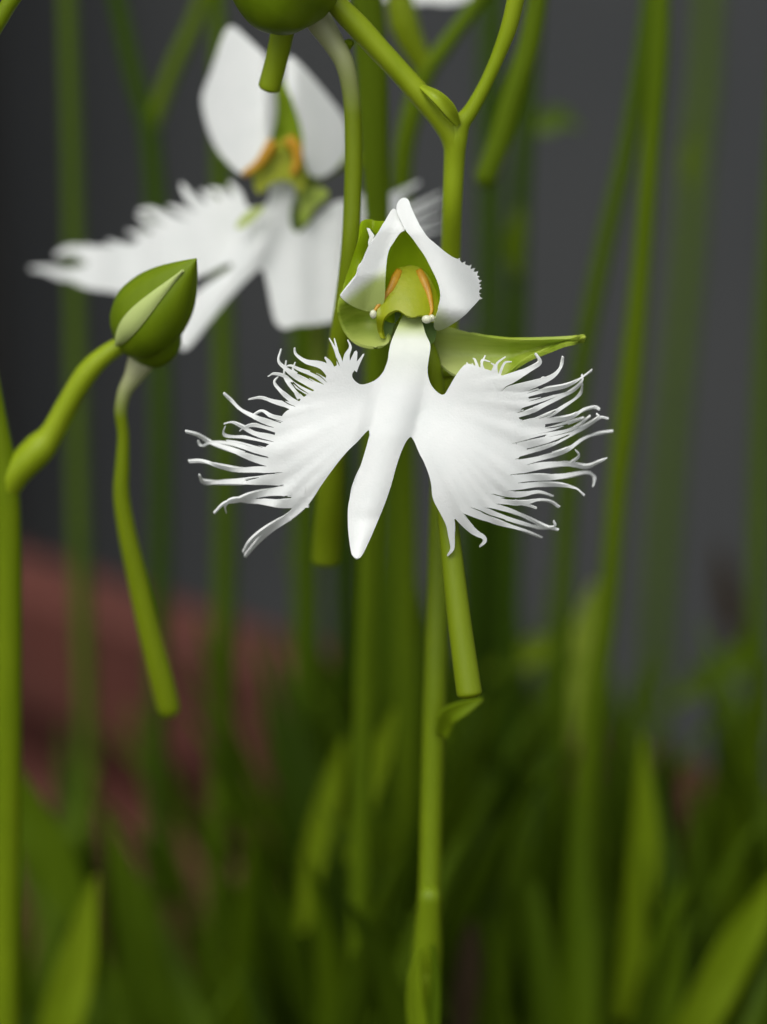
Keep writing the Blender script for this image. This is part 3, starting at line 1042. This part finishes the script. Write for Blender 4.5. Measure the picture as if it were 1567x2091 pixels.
sheet('dorsal_sepal', [chaikin(dsr, 2)], lambda x, y: DR + .001, M['hood'], rf, step=12, tintf=lambda x, y: 0)
cr = [(575, 280), (545, 300), (520, 340), (515, 375), (530, 400), (545, 380), (575, 365), (600, 375), (612, 400), (628, 370), (622, 320), (605, 290)]
sheet('column', [chaikin(cr, 2)], lambda x, y: DR - .003, M['column'], rf, step=10, thick=.0006)
tube('anther', [(558, 288, 24), (545, 312, 24), (528, 335, 20), (502, 354, 16)], M['orange'], rf, DR - .0045, place=P)
tube('anther', [(585, 284, 26), (604, 300, 26), (608, 330, 20), (600, 352, 16)], M['orange'], rf, DR - .0045, place=P)
sheet('lateral_sepal', [chaikin([(605, 390), (650, 378), (680, 395), (640, 425), (622, 462), (612, 455), (615, 420)], 2)], lambda x, y: DR - .001, M['sepal'], rf, step=10, tintf=lambda x, y: .1)
sheet('lateral_sepal', [chaikin([(545, 415), (505, 430), (478, 462), (490, 470), (530, 440)], 2)], lambda x, y: DR - .0025, M['sepal'], rf, step=10, tintf=lambda x, y: .5)
tube('spur', [(620, 430, 30, DR), (640, 500, 30, DR + .008), (650, 700, 36, DR + .008), (645, 1000, 40, DR + .006)], M['spur'], rf, place=P, cap='blunt')
tube('ovary', [(765, 330, 34, DR + .012), (690, 330, 36, DR + .010), (610, 380, 34, DR + .004)], M['stem'], rf, place=P)

# ---- blurred stems behind ------------------------------------------------------------
def simple(rows, Y, mat, label, extra=()):
    pl_ = plant(rows, Y, label)
    stem('stem', rows, mat, pl_, Y, seg=12)
    for r_, m_, nm, cp in extra:
        tube(nm, r_, m_, pl_, Y, cap=cp)
    return pl_


pA = simple([(188, 2110, 40), (178, 1500, 38), (163, 1100, 38), (156, 700, 36), (148, 300, 36), (138, 0, 34), (130, -120, 24)], .10, G[3],
            'straight blurred orchid stem between the timber post and the forked olive stem')
pB = simple([(316, 2110, 42), (322, 1400, 42), (330, 1000, 40), (326, 600, 40), (318, 400, 40), (305, 255, 40), (300, 230, 34)], .09, G[2],
            'blurred dark green orchid stem forking into two above the white fringe',
            [([(306, 270, 36), (268, 130, 36), (240, 0, 34), (215, -120, 24)], G[2], 'pedicel', 'round'),
             ([(306, 270, 34), (350, 150, 32), (400, 40, 32), (432, -60, 26)], G[1], 'pedicel', 'round')])
pC = simple([(440, 2110, 50), (452, 1600, 50), (460, 1100, 46), (456, 700, 40), (450, 300, 36), (446, 100, 34), (444, -100, 26)], .085, G[0],
            'blurred green orchid stem passing behind the left petal of the soft flower')
pT = simple([(835, 2110, 46), (830, 1100, 46), (818, 600, 44), (822, 340, 42), (845, 220, 44), (868, 145, 46), (874, 130, 40)], .06, G[1],
            'blurred orchid stem ending in a fork just above the sharp flower',
            [([(866, 150, 40), (918, 82, 34), (985, -10, 32), (1020, -70, 26)], G[1], 'pedicel', 'round'),
             ([(870, 145, 40), (838, 80, 56), (822, 30, 60), (810, -60, 40)], M['spur'], 'pedicel', 'round')])
tf = [(700, -80), (705, -10), (740, 4), (800, -4), (830, 12), (870, 4), (910, 10), (950, 4), (975, -20), (970, -90), (830, -110)]
rf2 = empty('flower', P(835, -60, .05), pT)
sheet('lip', [chaikin(tf, 1)], lambda x, y: .05, M['white'], rf2, step=14, thick=.0003, tintf=lambda x, y: 0)
pG = simple([(1030, 2110, 44), (1040, 1300, 42), (1050, 900, 40), (1058, 600, 40), (1065, 400, 38), (1082, 150, 36), (1098, -60, 30), (1105, -130, 24)], .09, G[2],
            'blurred dark orchid stem behind a blunt hanging olive spur')
tube('spur', [(1108, -90, 36), (1098, 0, 42), (1080, 95, 46), (1050, 190, 48), (1020, 290, 48), (992, 362, 48)], G[1], pG, .05, cap='round')
leaf_px(pG, [(1085, 260, 20), (1115, 250, 50), (1145, 240, 40), (1185, 262, 4)], .10, G[3])
leaf_px(pG, [(1058, 560, 20), (1050, 510, 36), (1056, 460, 34), (1066, 420, 4)], .088, G[1])
pG3 = simple([(1000, 2110, 56), (1000, 1500, 56), (1004, 900, 54), (1002, 500, 54), (1004, 100, 50), (1008, -120, 40)], .115, G[2],
             'broad dim orchid stem far behind the fork of the sharp plant')
pH1 = simple([(1138, 2110, 42), (1140, 1600, 42), (1150, 1200, 40), (1170, 900, 40), (1196, 700, 40), (1236, 500, 38), (1282, 300, 38), (1315, 100, 36), (1335, -80, 26)], .075, G[0],
             'leaning blurred stem that crosses behind the tip of the long green sepal')
pH2 = simple([(1190, 2110, 44), (1196, 1700, 44), (1212, 1450, 44), (1240, 1250, 44), (1262, 1000, 44), (1284, 810, 52), (1310, 550, 42), (1330, 300, 42), (1346, 100, 44), (1352, -80, 34)], .062, G[1],
             'leaning bright blurred stem just beyond the right fringe of the sharp flower')
pI = simple([(1336, 2110, 50), (1340, 1400, 50), (1356, 1100, 50), (1376, 850, 48), (1400, 600, 48), (1424, 300, 50), (1440, 150, 46), (1452, -100, 40)], .17, G[3],
            'faint pale blurred stem between the leaning bright stem and the bare grey wall')
leaf_px(pI, [(1402, 380, 20), (1408, 330, 40), (1414, 300, 36), (1420, 240, 4)], .135, G[1])
pJ = simple([(1540, 2110, 46), (1548, 1300, 44), (1560, 800, 40), (1578, 450, 36), (1600, 100, 30)], .10, G[0],
            'lone blurred orchid stem rising out of the leaves before the bare grey wall')
pF1 = simple([(612, 2110, 60), (622, 1700, 60), (626, 1300, 58), (622, 900, 54), (616, 600, 50), (610, 430, 30)], .085, G[0],
             'blurred green stem beside the blunt end of the long spur')
pF3 = simple([(700, 2110, 60), (705, 1700, 60), (708, 1250, 58), (700, 900, 54), (700, 600, 40)], .10, G[2],
             'dim blurred stem directly behind the blunt end of the long spur')
pF4 = simple([(792, 2110, 60), (795, 1600, 60), (800, 1150, 58), (806, 800, 50), (810, 600, 30)], .09, G[0],
             'blurred green stem seen through the gap beside the middle lobe of the lip')
pF5 = simple([(968, 2110, 60), (965, 1500, 60), (960, 1000, 56), (955, 700, 40)], .11, G[2],
             'dim green stem behind the free-hanging spur of the sharp flower')

# leaves that can be told apart
leaf_px(pT, [(715, 1760, 20), (742, 1640, 46), (772, 1550, 50), (806, 1450, 8)], .05, LF[3])
leaf_px(pF1, [(618, 1900, 20), (644, 1740, 46), (672, 1630, 46), (704, 1510, 8)], .06, LF[3])
leaf_px(pF5, [(1000, 1375, 14), (1050, 1350, 50), (1100, 1325, 52), (1145, 1300, 20)], .10, LF[3])
leaf_px(pH1, [(1150, 1560, 14), (1175, 1420, 56), (1195, 1300, 62), (1215, 1190, 8)], .09, M['sepal'])
leaf_px(pH2, [(1270, 2080, 30), (1298, 1900, 56), (1318, 1720, 60), (1312, 1500, 6)], .055, LF[3])
leaf_px(pJ, [(1370, 1440, 10), (1430, 1395, 50), (1500, 1350, 60), (1545, 1290, 30)], .10, LF[1])
leaf_px(pJ, [(1390, 2150, 70), (1450, 2040, 84), (1510, 1930, 80), (1600, 1780, 30)], .045, LF[3])
leaf_px(pI, [(1335, 2150, 60), (1350, 2050, 80), (1365, 1930, 70), (1390, 1800, 10)], .05, LF[1])
leaf_px(left, [(0, 1540, 30), (50, 1650, 80), (120, 1780, 90), (180, 1920, 20)], .05, LF[1])
leaf_px(pA, [(90, 2240, 60), (125, 2090, 84), (160, 1960, 74), (195, 1790, 8)], .045, LF[3])
leaf_px(pB, [(330, 2150, 60), (300, 2000, 90), (270, 1850, 80), (215, 1660, 10)], .06, LF[0])
m_dry = plant_mat('dry_brown_leaf', (.035, .022, .010), (.06, .04, .02), trans=.2, scale=80)
leaf_px(pJ, [(1500, 1330, 10), (1492, 1260, 44), (1480, 1190, 40), (1470, 1110, 8)], .13, m_dry)
leaf_px(pG3, [(940, 2150, 40), (950, 2040, 56), (960, 1940, 44), (962, 1880, 8)], .05, m_dry)

# ---- leafy shoots filling the lower part -------------------------------------------------
def make_shoot(seed):
    """a leafy stem one unit (0.25 m) high: narrow leaves held upright all the way up"""
    rr = random.Random(seed)
    h = .19
    root = empty('orchid_shoot', (0, 0, 0))
    tube_w('stem', [(.002 * math.sin(z * 20 + seed), 0, z) for z in np.linspace(-.004, h, 8)], [.0016] * 5 + [.0014, .0012, .0008], G[seed % 3], root, seg=8)
    a = rr.uniform(0, 6)
    for i in range(8):
        a += math.pi * .92 + rr.uniform(-.4, .4)
        z = .03 + .145 * i / 7
        L = rr.uniform(.065, .10) if i < 7 else .075
        dv = Vector((math.cos(a), math.sin(a), 0))
        lean = rr.uniform(.04, .20)
        pts = [Vector((0, 0, z)) + dv * (L * f * lean * (1 + 1.1 * f)) + Vector((0, 0, L * f * (1 - .28 * f * f * lean * 2))) for f in (0, .2, .45, .7, .88, 1)]
        wm = rr.uniform(.0042, .0066)
        blade('leaf', pts, [wm * .45, wm * .8, wm, wm * .82, wm * .42, wm * .04], LF[rr.choice([0, 0, 2, 1, 1, 0])], root, keel=.45, face=-dv + Vector((0, 0, .5)), n=5, wave=.05)
    return root


def copy_tree(o, parent=None):
    c_ = o.copy()
    COL.objects.link(c_)
    c_.parent = parent
    for ch in list(o.children):
        copy_tree(ch, c_)
    return c_


protos = [make_shoot(s_) for s_ in range(11, 19)]
rr = random.Random(5)
# (px, py of the top, Y)
spots = [(1120, 1480, .08), (1180, 1530, .06), (1230, 1500, .10), (1290, 1560, .07), (1350, 1520, .09), (1400, 1600, .06), (1450, 1420, .08), (1500, 1340, .07), (1550, 1250, .08), (1600, 1200, .08),
         (1640, 1350, .06), (1260, 1700, .045), (1360, 1760, .04), (1470, 1700, .045), (1540, 1560, .05), (1090, 1600, .05), (1060, 1380, .10), (1020, 1250, .12), (990, 1420, .07), (960, 1200, .10),
         (930, 1320, .08), (880, 1180, .11), (850, 1300, .07), (820, 1150, .10), (780, 1250, .08), (745, 1160, .11), (720, 1300, .065), (690, 1200, .09), (655, 1280, .075), (630, 1180, .10),
         (605, 1340, .08), (600, 1600, .07), (640, 1560, .05), (760, 1520, .05), (830, 1600, .045), (930, 1600, .05), (1010, 1640, .045), (440, 1850, .07), (390, 1900, .06),
         (330, 1850, .08), (20, 1700, .08), (-40, 1560, .09), (170, 1880, .08), (1330, 1480, .09), (455, 1500, .11), (325, 1480, .11), (175, 1520, .09),
         (1420, 1500, .09), (1160, 1440, .09), (700, 1700, .04), (560, 1900, .045), (330, 1930, .045)]
r2 = random.Random(21)
for k in range(46):
    x_ = r2.uniform(575, 1660)
    hi = 1230 if x_ < 1040 else (1520 if x_ < 1400 else 1360)
    spots.append((x_, hi + r2.uniform(0, 330), r2.uniform(.08, .105)))
for k in range(22):
    spots.append((r2.uniform(-60, 620), r2.uniform(1920, 2040), r2.uniform(.05, .12)))
for i, (px, top, Y) in enumerate(spots):
    pr_ = protos[i % len(protos)]
    o = pr_ if i < len(protos) else copy_tree(pr_)
    p = Q(px, (top + 2091) / 2, Y)
    o.location = (p.x, Y, 0)
    o.rotation_euler = (rr.uniform(-.03, .03), rr.uniform(-.04, .04), rr.uniform(0, 6.28))
    s_ = Q(px, top, Y).z / .248
    o.scale = (.9, .9, s_)
    if px < 590:
        tag(o, 'leafy blurred orchid shoot growing in front of the terracotta edging and groove', 'orchid', 'shoots before the terracotta edging')
    elif px < 1050:
        tag(o, 'leafy blurred orchid shoot in the thicket behind the lower stem of the sharp plant', 'orchid', 'shoots behind the stem of the sharp plant')
    else:
        tag(o, 'leafy blurred orchid shoot in the thicket at the foot of the two leaning stems', 'orchid', 'shoots at the foot of the leaning stems')
